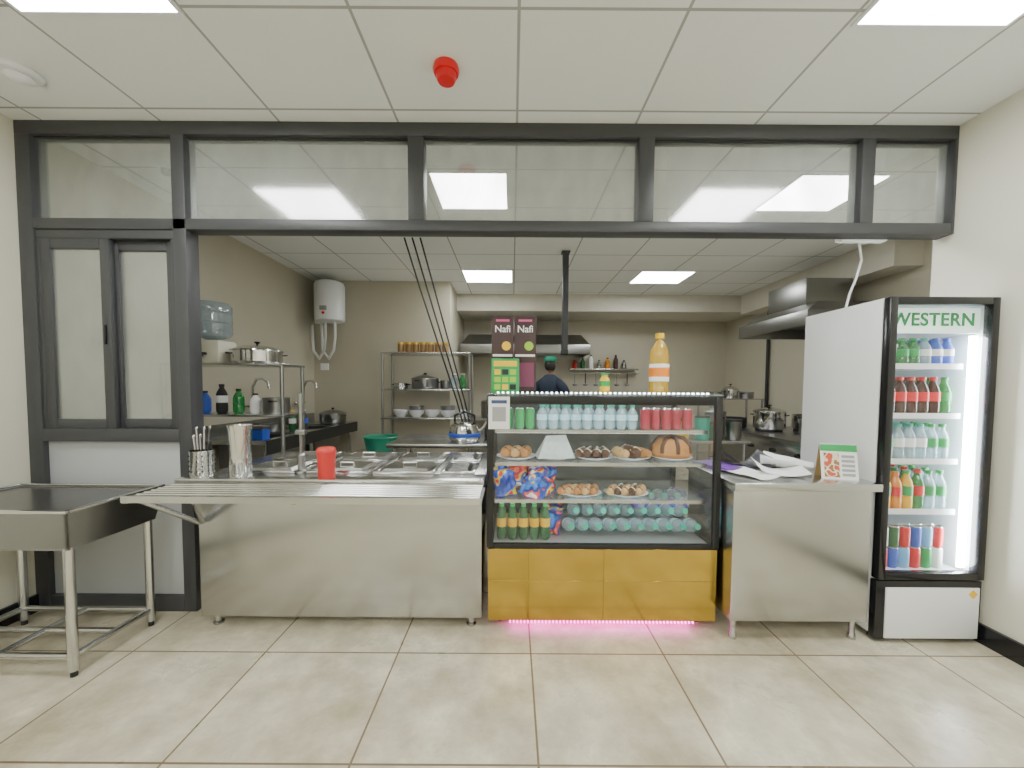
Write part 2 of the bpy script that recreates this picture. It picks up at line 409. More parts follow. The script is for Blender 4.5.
for x in (x0+.06, x1-.05):
    for y in (y0+.05, y1-.06):
        MB().tube([(x, y, .03), (x, y, .65)], .021, M_steelh, 14).tube([(x, y, 0), (x, y, .03)], .014, M_blackm, 12).done('leg', t)
fr = MB(); A, B, Cc, D = x0+.06, x1-.05, y0+.05, y1-.06
for p in (((A,Cc,.1),(B,Cc,.1)), ((A,D,.1),(B,D,.1)), ((A,Cc,.1),(A,D,.1)), ((B,Cc,.1),(B,D,.1)), ((A,(Cc+D)/2,.1),(B,(Cc+D)/2,.1)), (((A+B)/2,Cc,.1),((A+B)/2,D,.1))): fr.tube(p, .016, M_steelh, 10)
fr.done('lower_rail', t)

# ------------------------------------------------------------------ display case
X0, X1, Y0, Y1 = -.147, 1.236, 2.25, 2.90
t = thing('display_case', 'black framed glass pastry display case with gold base and lit shelves', 'display case', (0, 0, 0))
b = MB(); b.box(X0+.01, X1-.01, Y0+.012, Y1, .045, .485, M_gold, .004)
xs = [X0+.01, X0+.25, X0+.70, X1-.01]
for i in range(3):
    for z0, z1 in ((.05, .2918), (.2924, .485)): b.box(xs[i]+.0004, xs[i+1]-.0004, Y0, Y0+.012, z0, z1, M_gold, .0006, 1)
b.done('base', t)
for x in (X0+.08, X1-.08):
    for y in (Y0+.1, Y1-.1): MB().lathe([(0,0), (.025,0), (.03,.045), (0,.045)], M_blackm, (x, y, 0), 16).done('caster', t)
f = MB()
for x in (X0, X1-.04):
    f.box(x, x+.04, Y0, Y0+.03, .49, 1.40, M_black, .004); f.box(x, x+.04, Y1-.03, Y1, .49, 1.40, M_black, .004)
    f.box(x, x+.04, Y0+.03, Y1-.03, .49, .53, M_black); f.box(x, x+.04, Y0+.03, Y1-.03, 1.36, 1.40, M_black)
f.box(X0+.04, X1-.04, Y0, Y0+.03, .487, .515, M_black, .004).box(X0+.04, X1-.04, Y0, Y0+.03, 1.345, 1.40, M_black, .004)
f.box(X0+.04, X1-.04, Y1-.03, Y1, .49, .53, M_black).box(X0+.04, X1-.04, Y1-.03, Y1, 1.36, 1.40, M_black)
f.done('frame', t)
MB().box(X0-.004, X1+.004, Y0-.004, Y1+.004, 1.40, 1.41, M_shelfg, .002).done('top_glass', t)
MB().box(X0+.04, X1-.04, Y0+.01, Y0+.016, .515, 1.345, M_glassf).done('front_glass', t)
for x in (X0+.012, X1-.018): MB().box(x, x+.006, Y0+.03, Y1-.03, .53, 1.36, M_glassf).done('side_glass', t)
MB().box(X0+.04, X1-.04, Y1-.02, Y1-.01, .53, 1.36, PM('case_back', (.13,.14,.15), .15, .6)).done('back_panel', t)
MB().box(X0+.04, X1-.04, Y0+.03, Y1-.03, .49, .50, PM('case_floor', (.5,.52,.53), .3, .5)).done('deck', t)
SH = [1.187, .985, .757]
for z in SH:
    MB().box(X0+.045, X1-.045, 2.34, 2.85, z-.008, z, M_shelfg).box(X0+.045, X1-.045, 2.33, 2.34, z-.018, z+.002, M_steelh).done('shelf', t)
    MB().box(X0+.06, X1-.06, 2.345, 2.355, z-.02, z-.009, M_led_soft).done('led_strip', t)
l = MB()
for i in range(44): l.box(X0+.06+i*.0288, X0+.072+i*.0288, Y0+.035, Y0+.05, 1.36, 1.372, M_ledc)
l.done('led_strip', t)
l = MB()
for i in range(44): l.box(X0+.06+i*.0288, X0+.070+i*.0288, Y0+.02, Y0+.035, 1.41, 1.418, M_ledc)
l.done('led_strip', t)
l = MB()
for i in range(52): l.box(X0+.14+i*.0215, X0+.147+i*.0215, Y0-.002, Y0+.01, .036, .045, M_pink)
l.box(X0+.15, X1-.15, Y0+.03, Y0+.07, .038, .045, M_pink)  # wider strip added out of sight behind the beads to strengthen the pink glow
l.done('pink_led_strip', t)
pc = thing('payment_card_sign', 'small white printed payment card fixed inside glass corner', 'sign', (X0+.072, Y0-.001, 1.30))
MB().box(-.062, .062, -.002, 0, -.10, .09, M_paper).done('card', pc)
MB().box(-.04, .04, -.003, -.002, -.055, .03, M_gprint).done('printed_block', pc)
MB().box(-.045,.045,-.003,-.002,.05,.07,PM('navy_print', (.05,.08,.2), .6)).done('printed_band', pc)

def bottle(name, label, cat, group, h, r, body, capm, labm, loc, rot=(0,0,0), neck=.38, seg=16):
    t = thing(name, label, cat, loc, rot, group)
    MB().lathe([(0,.004), (r*.7,0), (r*.95,.012), (r,.03), (r,.3*h), (r*.94,.33*h), (r,.36*h), (r,.62*h), (r*.85,.72*h), (r*.5,.84*h), (r*neck,.88*h), (r*neck,.96*h), (0,.96*h)], body, seg=seg).done('bottle_body', t)
    MB().lathe([(r*neck*1.05,.91*h), (r*neck*1.25,.91*h), (r*neck*1.25,h), (0,h)], capm, seg=seg).done('cap', t)
    if labm: MB().lathe([(r*1.015,.37*h), (r*1.02,.38*h), (r*1.02,.60*h), (r*1.015,.61*h)], labm, seg=seg).done('wrapper', t)
    return t
def can(name, label, group, h, r, body, loc, cat='drink can', lidm=None):
    t = thing(name, label, cat, loc, (0,0,0), group)
    MB().lathe([(0,.004), (r*.75,0), (r,.012), (r,h-.014), (r*.88,h-.004)], body, seg=18).done('can_body', t)
    if lidm: MB().lathe([(r*1.0,h-.03), (r*1.04,h-.03), (r*1.04,h), (0,h)], lidm, seg=18).done('can_lid', t)
    else: MB().lathe([(r*.9,h-.005), (r*.88,h), (r*.8,h-.004), (0,h-.004)], M_chrome, seg=18).done('can_lid', t)
    return t
def bag(label, m, w, h, th, loc, rot):
    b = MB(); ph = random.random()*6
    for sgn in (1, -1):
        def fn(u, v, sgn=sgn):
            a, c = 2*u-1, 2*v-1
            bul = (max(0, 1-a**4)**.6)*(max(0, 1-c**6)**.5)
            wr = (.22*math.sin(9*u+6*v+ph)+.16*math.sin(15*v-8*u+ph)+.1*math.sin(23*u+3*v))*bul
            return (a*w/2*(1-.10*(1-c*c))+.004*math.sin(12*v+ph), sgn*th/2*bul*(1+wr), h/2 + c*h/2+.004*math.sin(10*u+ph))
        b.grid(fn, 18, 20, m)
    b.box(-w/2, w/2, -.001, .001, h-.012, h, m); b.box(-w/2, w/2, -.001, .001, 0, .012, m)
    return b.done('snack_bag', None, loc, rot, label=label, category='snack bag', group='snack bags in the display case')
def plate(x, y, z, rx, ry):
    o = MB().lathe([(0,0), (.6,0), (.65,.004), (1,.018), (1,.021), (.62,.009), (0,.008)], M_white, (0,0,0), 32).done('plate', None, (x, y, z),
        label='oval white serving plate holding pastries on glass shelf', category='plate', group='plates in the display case')
    for v in o.data.vertices: v.co.x *= rx; v.co.y *= ry
    return o
# top shelf
z = SH[0]
M_wrap = PM('pale_wrap', (.50,.74,.84), .4)
wb = bottle('water_bottle', 'small clear water bottle with teal cap on top shelf', 'bottle', 'drinks on the top display shelf', .15, .032, M_pet, M_teal, M_wrap, (.19, 2.42, z))
for i in range(1, 9): dup(wb, (.19+i*.071, 2.42, z))
for i in range(8): dup(wb, (.225+i*.071, 2.50, z))
gc = can('drink_can', 'small green drink can on top shelf', 'cans on the top display shelf', .13, .028, M_green, (.05, 2.42, z)); dup(gc, (.115, 2.43, z)); dup(gc, (-.02, 2.45, z))
rc = can('drink_can', 'small dark red drink can on top shelf', 'cans on the top display shelf', .13, .03, PM('maroon', (.38,.015,.04), .3), (.84, 2.42, z))
for i in range(1, 5): dup(rc, (.84+i*.066, 2.42+.01*(i % 2), z))
for i in range(4): dup(rc, (.87+i*.066, 2.50, z))
# second shelf
z = SH[1]; zt = z+.0085
for i, x in enumerate((.03, .28, .53, .77, 1.04)): plate(x, 2.50, z, .128, .13)
def pastry(x, y, zz, L, r, m, rz, name='pastry', label='glazed brown baked pastry on a plate'):
    b = MB(); tb_prof = [(0,-L/2), (r*.6,-L/2+.006), (r*.95,-L/4), (r,0), (r*.95,L/4), (r*.6,L/2-.006), (0,L/2)]
    b.lathe(tb_prof, m, seg=14, T=Matrix.Translation((0,0,r*.92)) @ Matrix.Rotation(R(90), 4, 'Y'))
    for k in (-.3, -.1, .1, .3): b.tube([(k*L-.008, -r*.8, r*1.3), (k*L, 0, r*1.85), (k*L+.008, r*.8, r*1.3)], .005, M_cream if m == M_choc else M_choc, 6)
    return b.done(name, None, (x, y, zz), (0,0,rz), label=label, category='pastry', group='pastries on plates')
for k in range(3): pastry(.03-.06+k*.06, 2.49, zt, .17, .038, M_bake if k != 1 else M_bake2, R(80))
tent = MB()
tent.hexa([(-.12,-.07,0), (.12,-.07,0), (.12,.07,0), (-.12,.07,0)], [(-.06,-.012,.14), (.07,-.012,.145), (.06,.012,.13), (-.05,.012,.13)], PM('wrapped_cream', (.62,.68,.68), .35, var=.25, scale=20, bump=.5))
tent.done('wrapped_sandwich', None, (.28, 2.50, zt), (0,0,.1), label='tented wrapped sandwich in pale paper on a plate', category='sandwich')
for k in range(4): pastry(.53-.075+k*.05, 2.49+.01*(k % 2), zt, .15+.02*(k % 2), .034, M_choc, R(60+8*k), label='chocolate eclair pastry with cream stripes')
for k, m in enumerate((M_bake2, M_choc, M_bake)): pastry(.77-.065+k*.065, 2.49, zt, .17, .036+.006*(k == 1), m, R(105+6*k), label='small striped chocolate pastry')
cake = thing('loaf_cake', 'dome of brown loaf cake with chocolate glaze on a plate', 'cake', (1.04, 2.50, zt))
MB().lathe([(0,0), (.095,0), (.115,.03), (.11,.085), (.075,.125), (0,.135)], M_bake, seg=28, sx=1.12).done('cake_body', cake)
gl_ = MB()
for k in range(8):
    a = k*math.pi/4
    gl_.tube([(.125*math.cos(a), .112*math.sin(a), .04), (.122*math.cos(a), .108*math.sin(a), .088), (.08*math.cos(a), .075*math.sin(a), .128), (0,0,.139)], .013, M_choc, 8)
gl_.done('glaze', cake)
# third shelf
z = SH[2]; zt = z+.0085
for x in (.44, .74): plate(x, 2.46, z, .14, .11)
for k in range(5): pastry(.44-.09+k*.045, 2.45, zt, .16, .030, M_bake2 if k % 2 else M_bake, R(50+6*k), label='twisted baked pastry with chocolate stripes')
for k in range(5): pastry(.74-.09+k*.045, 2.45, zt, .16, .030, M_choc if k % 2 else M_bake2, R(60), label='chocolate striped finger pastry')
FA = MULTI('foil_a', [(.01,.05,.40), (.02,.12,.62), (.90,.60,.03), (.70,.03,.03)], (0,.5,.57,.63), 14, .2, .3)
FB = MULTI('foil_b', [(.02,.20,.75), (.01,.04,.35), (.80,.06,.04), (.85,.85,.85)], (0,.46,.55,.62), 13, .2, .3)
FCm = MULTI('foil_c', [(.22,.06,.45), (.08,.16,.62), (.7,.68,.8), (.40,.05,.30)], (0,.42,.53,.60), 14, .22, .3)
FD = MULTI('foil_d', [(.62,.04,.04), (.85,.45,.03), (.02,.1,.5), (.8,.8,.75)], (0,.48,.55,.62), 12, .22, .3)
sb_ = 'crumpled glossy blue snack bag piled on glass shelf'
pile = ((-.03,2.41,z,-.25,.45,FA), (.10,2.38,z,-.55,-.45,FB), (.22,2.41,z,-.35,.5,FA), (.02,2.50,z+.03,-.3,-.4,FD),
        (.16,2.51,z+.03,-.5,.3,FCm), (-.03,2.60,z,-.15,.2,FA), (.23,2.60,z,-.2,-.4,FB), (.09,2.62,z+.04,-.1,.3,FD))
for i, (x, y, zz, rx, rz, m) in enumerate(pile):
    bag(sb_ if m != FD else 'crumpled red and orange snack bag piled on glass shelf', m, .15, .17, .085, (x, y, zz), (rx, .45*math.sin(i*2.1), rz))
# deck
z = .50
gb = bottle('juice_bottle', 'dark green bottle with yellow label', 'bottle', 'green bottles in the display case', .225, .030, M_dkgreen, M_green, M_yellow, (-.06, 2.37, z))
for i in range(1, 10): dup(gb, (-.06+(i % 5)*.068, 2.37+(i//5)*.08, z))
for i in range(3): bag(sb_, (FB, FA, FB)[i], .13, .15, .06, (.25+.015*i, 2.46+.07*i, z), (-.1, .1, .3*i-.4))
lb = bottle('water_bottle', 'clear water bottle lying on its side, teal cap facing out', 'bottle', 'water bottles lying in the display case', .21, .042, M_pet, M_teal, M_wrap, (.37, 2.54, z+.0425), (R(76),0,0), .36, 20)
for i in range(1, 10): dup(lb, (.37+i*.0865, 2.54, z+.0425))
for i in range(9): dup(lb, (.413+i*.0865, 2.62, z+.115))
for i in range(9): dup(lb, (.40+i*.0865, 2.70, z+.19))
for i, (x, y, rz) in enumerate(((.86,2.50,.3), (.98,2.52,-.4), (1.09,2.50,.3), (1.13,2.56,-.2))):
    bag('purple and blue foil snack bag lying on bottles', FCm, .13, .15, .06, (x, y, z+.17), (-1.2, .12*i, rz))

# ---- goods on top of the case
for k, x in enumerate((-.065, .085)):
    bx = thing('drink_carton', 'tall dark brown printed carton standing on the display case', 'carton', (x, 2.62, 1.41), (0,0,0), 'pair of dark cartons')
    MB().box(-.073, .073, -.05, .05, 0, .51, M_brown, .003).done('carton_body', bx)
    text('Nafi', .064, M_paper, bx, (0, -.0515, .42), bold=.0008)
    MB().box(-.045, .045, -.0515, -.0505, .47, .485, M_pprint).done('printed_band', bx)
    MB().box(-.065, .065, -.0515, -.0505, .24, .255, M_paper).done('printed_band', bx)
    MB().box(-.05, .06, -.0515, -.0505, .04, .20, PM('plum_print', (.20,.04,.09), .5)).done('printed_band', bx)
    MB().lathe([(0,0), (.030,0), (.030,.0012), (0,.0012)], M_lime if k else M_yellow, seg=20, T=Matrix.Translation((.025,-.0505,.31)) @ Matrix.Rotation(R(90),4,'X')).done('printed_fruit', bx)
fl = thing('menu_flyer', 'green and yellow printed flyer box leaning on dark cartons', 'flyer', (-.045, 2.50, 1.41))
MB().box(-.09, .09, -.015, .015, 0, .22, M_green, .003).done('flyer_body', fl)
q = MB().box(-.075, .075, -.0165, -.015, .17, .205, M_yellow)
for i in range(3):
    for j in range(3): q.box(-.07+i*.05, -.03+i*.05, -.0165, -.015, .02+j*.048, .055+j*.048, [M_lime, M_yellow, M_blackm][(i+2*j) % 3 if j != 1 else 0])
q.done('printed_panel', fl)
ob = thing('oil_bottle', 'large yellow cooking oil bottle with white and orange label', 'bottle', (.97, 2.55, 1.41))
MB().lathe([(0,.0), (.055,0), (.062,.02), (.062,.10), (.055,.16), (.062,.22), (.058,.28), (.03,.335), (.02,.345), (.02,.37), (0,.37)], M_oilp, seg=24, sy=.75).done('bottle_body', ob)
MB().lathe([(.0205,.36), (.028,.36), (.028,.395), (0,.395)], M_yellow, seg=20).done('cap', ob)
MB().lathe([(.0635,.08), (.0645,.085), (.0645,.19), (.0635,.195)], M_paper, seg=24, sy=.76).done('wrapper', ob)
MB().lathe([(.0652,.11), (.0656,.115), (.0652,.165), (.0645,.17)], M_orange, seg=24, sy=.77).done('wrapper_band', ob)
bottle('sauce_bottle', 'small squeeze bottle with yellow body and green cap', 'bottle', None, .13, .034, M_yellow, M_green, M_green, (.60, 2.50, 1.41), neck=.6)

# ------------------------------------------------------------------ cashier counter
t = thing('cashier_counter', 'square stainless steel counter on short legs beside a fridge', 'counter', (0,0,0))
MB().box(1.25, 2.03, 2.14, 2.70, .12, .875, M_steel, .003).done('body', t)
MB().box(1.242, 2.065, 2.115, 2.73, .875, .92, M_steelh, .005).done('worktop', t)
for x in (1.29, 1.98):
    for y in (2.18, 2.66): MB().lathe([(0,0), (.022,0), (.02,.03), (.016,.035), (.016,.12)], M_steel, (x, y, 0), 14).done('leg', t)
def sheet(x, y, z, w, d, rz, m, curl=.02, name='paper_sheet', label='loose curled white paper sheet on steel counter', seed=0):
    b = MB(); b.grid(lambda u, v: ((u-.5)*w, (v-.5)*d, .002+curl*(u-.5)**2*4*(.4+.6*v)+.006*abs(math.sin(6*v+seed))), 10, 8, m)
    o = b.done(name, None, (x, y, z), (0,0,rz), label=label, category='paper', group='papers on the counter')
    so = o.modifiers.new('s', 'SOLIDIFY'); so.thickness = .0012
    return o
sheet(1.44, 2.34, .92, .21, .29, .5, M_paper, .02)
sheet(1.68, 2.40, .922, .25, .30, -.35, M_paper, .06, seed=1)
sheet(1.80, 2.50, .928, .2, .28, .9, M_paper, .08, seed=2)
sheet(1.60, 2.58, .926, .28, .21, .1, PM('grey_paper', (.05,.05,.06), .4), .09, seed=3, label='dark grey folded plastic sheet on steel counter')
bk = thing('booklet', 'purple covered booklet lying on steel counter', 'booklet', (1.40, 2.57, .92), (0,0,.35))
MB().box(-.1, .1, -.14, .14, 0, .022, PM('purple_cover', (.16,.04,.38), .35), .003).done('cover', bk)
MB().box(-.097, .102, -.137, .137, .003, .019, M_paper).done('page_block', bk)
cal = thing('desk_calendar', 'tented desk calendar card with green header and printed picture', 'calendar', (1.93, 2.27, .92), (0,0,-.3))
MB().hexa([(-.09,-.05,0), (.09,-.05,0), (.09,-.046,0), (-.09,-.046,0)], [(-.09,-.004,.2), (.09,-.004,.2), (.09,0,.2), (-.09,0,.2)], M_paper).hexa([(-.09,.046,0), (.09,.046,0), (.09,.05,0), (-.09,.05,0)], [(-.09,0,.2), (.09,0,.2), (.09,.004,.2), (-.09,.004,.2)], PM('tan_card', (.45,.3,.12), .6)).done('card_stand', cal)
sl_ = .046/.2
def onface(z0, z1, xa, xb, m, mb):
    ya, yb = -.0525+z0*sl_, -.0525+z1*sl_
    mb.hexa([(xa,ya,z0), (xb,ya,z0), (xb,ya+.001,z0), (xa,ya+.001,z0)], [(xa,yb,z1), (xb,yb,z1), (xb,yb+.001,z1), (xa,yb+.001,z1)], m)
q = MB(); onface(.16, .198, -.09, .09, M_green, q); onface(.012, .15, -.075, .0, MULTI('cal_pic', [(.3,.15,.05), (.8,.7,.5), (.6,.1,.05)], (0,.48,.58), 30, .6), q)
for j in range(5): onface(.02+j*.026, .035+j*.026, .012, .075, M_gprint, q)
q.done('printed_face', cal)

# ------------------------------------------------------------------ fridge
FX0, FX1, FY0, FY1, FH = 2.075, 2.675, 2.13, 2.75, 1.955
t = thing('display_fridge', 'tall white upright drinks fridge with glass door and black frame', 'fridge', (0,0,0))
M_liner = PM('fridge_liner', (.40,.46,.48), .35)
b = MB()
b.box(FX0, FX0+.03, FY0+.05, FY1, .04, FH, M_white, .003).box(FX1-.03, FX1, FY0+.05, FY1, .04, FH, M_white, .003)
b.box(FX0+.03, FX1-.03, FY1-.035, FY1, .04, FH, M_white).box(FX0+.03, FX1-.03, FY0+.05, FY1-.035, FH-.03, FH, M_white)
b.box(FX0+.03, FX1-.03, FY0+.05, FY1-.035, .04, .385, M_white)
b.done('body', t)
for x in (FX0+.05, FX1-.05):
    for y in (FY0+.08, FY1-.08): MB().lathe([(0,0), (.02,0), (.02,.04), (0,.04)], M_blackm, (x,y,0), 12).done('foot', t)
MB().box(FX0, FX1, FY0+.01, FY0+.05, .02, .36, M_black, .004).box(FX0+.05, FX1-.02, FY0, FY0+.01, .03, .325, M_white, .004).done('kick_panel', t)
MB().lathe([(0,0), (.026,0), (.026,.002), (0,.002)], M_yellow, (0,0,0), 4, T=Matrix.Translation((FX1-.06,FY0,.29)) @ Matrix.Rotation(R(90),4,'X')).done('logo_plate', t)
d = MB(); z0, z1 = .37, FH
d.box(FX0, FX0+.04, FY0, FY0+.045, z0, z1, M_black, .004).box(FX1-.04, FX1, FY0, FY0+.045, z0, z1, M_black, .004)
d.box(FX0+.04, FX1-.04, FY0, FY0+.045, z0, z0+.04, M_black, .004).box(FX0+.04, FX1-.04, FY0, FY0+.045, z1-.04, z1, M_black, .004)
do = d.done('door', t)
MB().box(FX0+.04, FX1-.04, FY0+.02, FY0+.026, z0+.04, z1-.04, M_glassf).done('door_glass', do)
MB().box(FX0+.045, FX1-.04, FY0+.06, FY0+.075, 1.765, 1.905, PM('lit_sign', (.72,.86,.80), .4, emit=.8, ecol=(.76,1,.88))).done('header_sign', t)
text('WESTERN', .101, PM('sign_green', (.0,.28,.07), .5), t, ((FX0+FX1)/2-.004, FY0+.058, 1.838), bold=.0026, sx=1.0, space=1.06)
ln = MB().box(FX0+.031, FX1-.031, FY1-.04, FY1-.036, .386, 1.765, M_liner)
ln.box(FX0+.031, FX0+.034, FY0+.08, FY1-.04, .386, 1.765, M_liner).box(FX1-.034, FX1-.031, FY0+.08, FY1-.04, .386, 1.765, M_liner).done('liner', t)
MB().box(FX1-.088, FX1-.050, FY0+.055, FY0+.068, .42, 1.75, M_led).done('led_strip', t)
FS = [1.58, 1.295, 1.03, .735, .386]
for z in FS[:4]:
    s_ = MB()
    for i in range(14): s_.tube([(FX0+.045+i*.037, FY0+.11, z-.004), (FX0+.045+i*.037, FY1-.05, z-.004)], .003, M_wire, 6)
    s_.tube([(FX0+.037, FY0+.105, z-.006), (FX1-.085, FY0+.105, z-.006)], .005, M_wire, 6).tube([(FX0+.037, FY1-.06, z-.006), (FX1-.037, FY1-.06, z-.006)], .005, M_wire, 6)
    s_.box(FX0+.04, FX1-.09, FY0+.085, FY0+.09, z-.016, z+.016, M_white)
    s_.done('wire_shelf', t)
def frow(proto, z, xs_, ys_):
    k = 0
    for y in ys_:
        for x in xs_:
            if k: dup(proto, (x, y, z))
            else: proto.location = (x, y, z)
            k += 1
xs7 = [FX0+.070+.0655*i for i in range(7)]
ys = [FY0+.135, FY0+.215, FY0+.295]
rr = .0325
tub = thing('round_tub', 'round white plastic tub with lid in the fridge', 'tub', (FX0+.12, FY0+.18, FS[0]))
MB().lathe([(0,0), (.06,0), (.072,.11), (0,.11)], PM('offwhite', (.62,.60,.52), .4), seg=24).done('tub_body', tub)
MB().lathe([(.074,.11), (.076,.115), (.076,.128), (0,.13)], M_paper, seg=24).done('lid', tub)
def soda(lab, grp, h, body, capm, labm, z, xi, name='soda_bottle'):
    p = bottle(name, lab, 'bottle', grp, h, rr, body, capm, labm, (0,0,0), neck=.42); frow(p, z, [xs7[i] for i in xi], ys)
soda('green soda bottle with green cap', 'soda bottles in the fridge', .165, M_green_pet, M_green, M_green, FS[0], (2,3))
soda('clear soda bottle with white label', 'soda bottles in the fridge', .165, M_pet, M_teal, M_paper, FS[0], (4,))
soda('blue soda bottle with white label', 'soda bottles in the fridge', .165, M_blue, M_blue, M_paper, FS[0], (5,6))
soda('dark cola bottle with red label and red cap', 'cola bottles in the fridge', .225, M_cola, M_red, M_red, FS[1], (0,1,2,3,4,5), 'cola_bottle')
soda('green soda bottle with green cap', 'cola bottles in the fridge', .225, M_green_pet, M_green, M_green, FS[1], (6,))
soda('clear lemon soda bottle with green label and cap', 'clear soda bottles in the fridge', .215, M_pet, M_green, M_green, FS[2], (0,1,5,6))
soda('clear water bottle with white label', 'clear soda bottles in the fridge', .215, M_pet, M_teal, M_paper, FS[2], (2,3,4), 'water_bottle')
soda('amber juice bottle with orange cap', 'juice bottles in the fridge', .225, M_amber, M_orange, M_red, FS[3], (0,2), 'juice_bottle')
soda('yellow juice bottle with green cap', 'juice bottles in the fridge', .235, M_oil, M_green, M_green, FS[3], (1,3), 'juice_bottle')
soda('green soda bottle with red label', 'juice bottles in the fridge', .24, M_green_pet, M_red, M_red, FS[3], (4,))
soda('clear soda bottle with green label', 'juice bottles in the fridge', .235, M_pet, M_green, M_green, FS[3], (5,6))
cg = 'cans in the fridge'
for i, (mm, nm) in enumerate(((M_dkgreen,'dark green'), (M_red,'red'), (M_blue,'blue'), (PM('sky_blue_can',(.2,.5,.8),.3),'light blue'), (M_red,'red'), (M_green,'green'), (M_paper,'white'))):
    c_ = can('drink_can', '%s drink can on fridge floor' % nm, cg, .125, .0315, mm, (xs7[i], ys[0], FS[4]))
    dup(c_, (xs7[i], ys[1], FS[4])); dup(c_, (xs7[(i+2) % 7], ys[0], FS[4]+.1255), label='%s drink can stacked on other cans' % nm); dup(c_, (xs7[i], ys[2], FS[4]))

t = thing('batten_light', 'small white batten light fixture under the ceiling rail', 'light fixture', (2.25, 2.53, 2.40))
MB().box(-.15, .15, -.03, .03, .0, .03, M_white, .006).done('housing', t)
MB().box(-.14, .14, -.02, .02, -.004, .0, M_paper).done('diffuser', t)
MB().tube([(2.27,2.57,2.405), (2.30,2.58,2.30), (2.27,2.58,2.18), (2.24,2.59,2.08), (2.23,2.60,2.0), (2.23,2.61,FH+.003)], .007, M_wire).done('power_cable', None, label='white power cable hanging down to the fridge top', category='cable')

# ------------------------------------------------------------------ counter-top utensils
t = thing('steel_jug', 'tall polished steel jug with flared rim on the counter', 'jug', (-1.63, 2.30, CZ))
MB().lathe([(0,0), (.058,0), (.062,.006), (.055,.12), (.06,.27), (.068,.31), (.065,.31), (.057,.27), (.05,.02), (0,.02)], M_chrome, seg=28).done('jug_body', t)
MB().tube([(-.02,.055,.26), (-.02,.1,.25), (-.02,.105,.2), (-.02,.1,.12), (-.02,.052,.1)], .006, M_chrome).done('handle', t)
t = thing('cutlery_holder', 'perforated round steel cutlery holder full of spoons', 'cutlery holder', (-1.87, 2.31, CZ))
cb = MB().lathe([(0,0), (.06,0), (.063,.01), (.063,.15), (.066,.155), (.06,.155), (.058,.012), (0,.012)], M_chrome, seg=28)
for j in range(4):
    for k in range(14):
        a = 2*math.pi*k/14
        cb.sph((.0632*math.cos(a), .0632*math.sin(a), .035+j*.03), .006, M_black, (.5,.5,1), 8)
cb.done('holder_body', t)
for k in range(9):
    a = k*2.4; hh = .19+.05*(k % 3)
    sp = MB(); cx, cy = -1.87, 2.31
    q0 = (cx+.012*math.cos(a), cy+.012*math.sin(a), CZ+.014); q1 = (cx+.032*math.cos(a), cy+.032*math.sin(a), CZ+.15); q2 = (cx+.042*math.cos(a), cy+.042*math.sin(a), CZ+hh)
    sp.tube([q0, q1, q2], .0045, M_blackm if k % 3 == 0 else M_chrome, 6)
    sp.sph(q2, .007, M_blackm if k % 3 == 0 else M_chrome, (1.2,.5,1.6), 10)
    sp.done('spoon', None, label='thin steel spoon handle standing up in the cutlery holder', category='spoon', group='spoons in the holder')
t = thing('red_cup', 'red plastic cup with a rolled rim and lid', 'cup', (-1.10, 2.27, CZ))
MB().lathe([(0,0), (.045,0), (.048,.01), (.050,.12), (.053,.13), (.053,.15), (0,.15)], M_redc, seg=24).done('cup_body', t)
MB().lathe([(.054,.148), (.056,.155), (.052,.175), (.045,.182), (0,.185)], M_redc, seg=24).done('lid', t)
t = thing('counter_tap', 'short thick steel standpipe tap at the counter back', 'tap', (-1.33, 2.42, CZ))
MB().lathe([(0,0), (.035,0), (.035,.01), (.022,.02), (.022,.11), (.012,.12), (.012,.50), (0,.505)], M_dark_steel, seg=20).done('pipe', t)
MB().box(-.03,.03,-.02,.02,.24,.27,M_dark_steel,.006).done('clamp', t)

# ------------------------------------------------------------------ kitchen rack near
def rack(name, label, x0, x1, y0, y1, shelves, top, mat=M_steel, r=.016):
    t = thing(name, label, 'shelf rack', (0,0,0))
    for x in (x0, x1):
        for y in (y0, y1): MB().tube([(x,y,0), (x,y,top)], r, mat, 10).done('post', t)
    for z in shelves:
        MB().box(x0-r, x1+r, y0-r, y1+r, z-.02, z, M_steelh, .003).done('shelf', t)
    return t
rack('steel_rack', 'tubular steel rack with flat shelf beside the sinks', -2.98, -1.97, 3.30, 3.62, [.35, 1.20, 1.64], 1.64, M_dark_steel)
RZ = 1.64
t = thing('water_dispenser', 'clear refill water jar on cream dispenser base', 'water dispenser', (-2.645, 3.42, RZ))
MB().box(-.13, .13, -.11, .12, 0, .20, PM('cream_plastic', (.74,.71,.60), .4), .02).done('base', t)
MB().lathe([(.03,.20), (.05,.21), (.13,.24), (.148,.27), (.148,.34), (.140,.35), (.148,.36), (.148,.43), (.140,.44), (.148,.45), (.148,.50), (.125,.53), (0,.54)], GL('water_jar', tint=(.66,.74,.80), haze=.35, hazecol=(.48,.56,.62), refl=.14), seg=28).done('jar', t)
MB().tube([(.02,-.11,.08), (.02,-.15,.08), (.02,-.155,.055)], .012, M_blackm).done('tap', t)
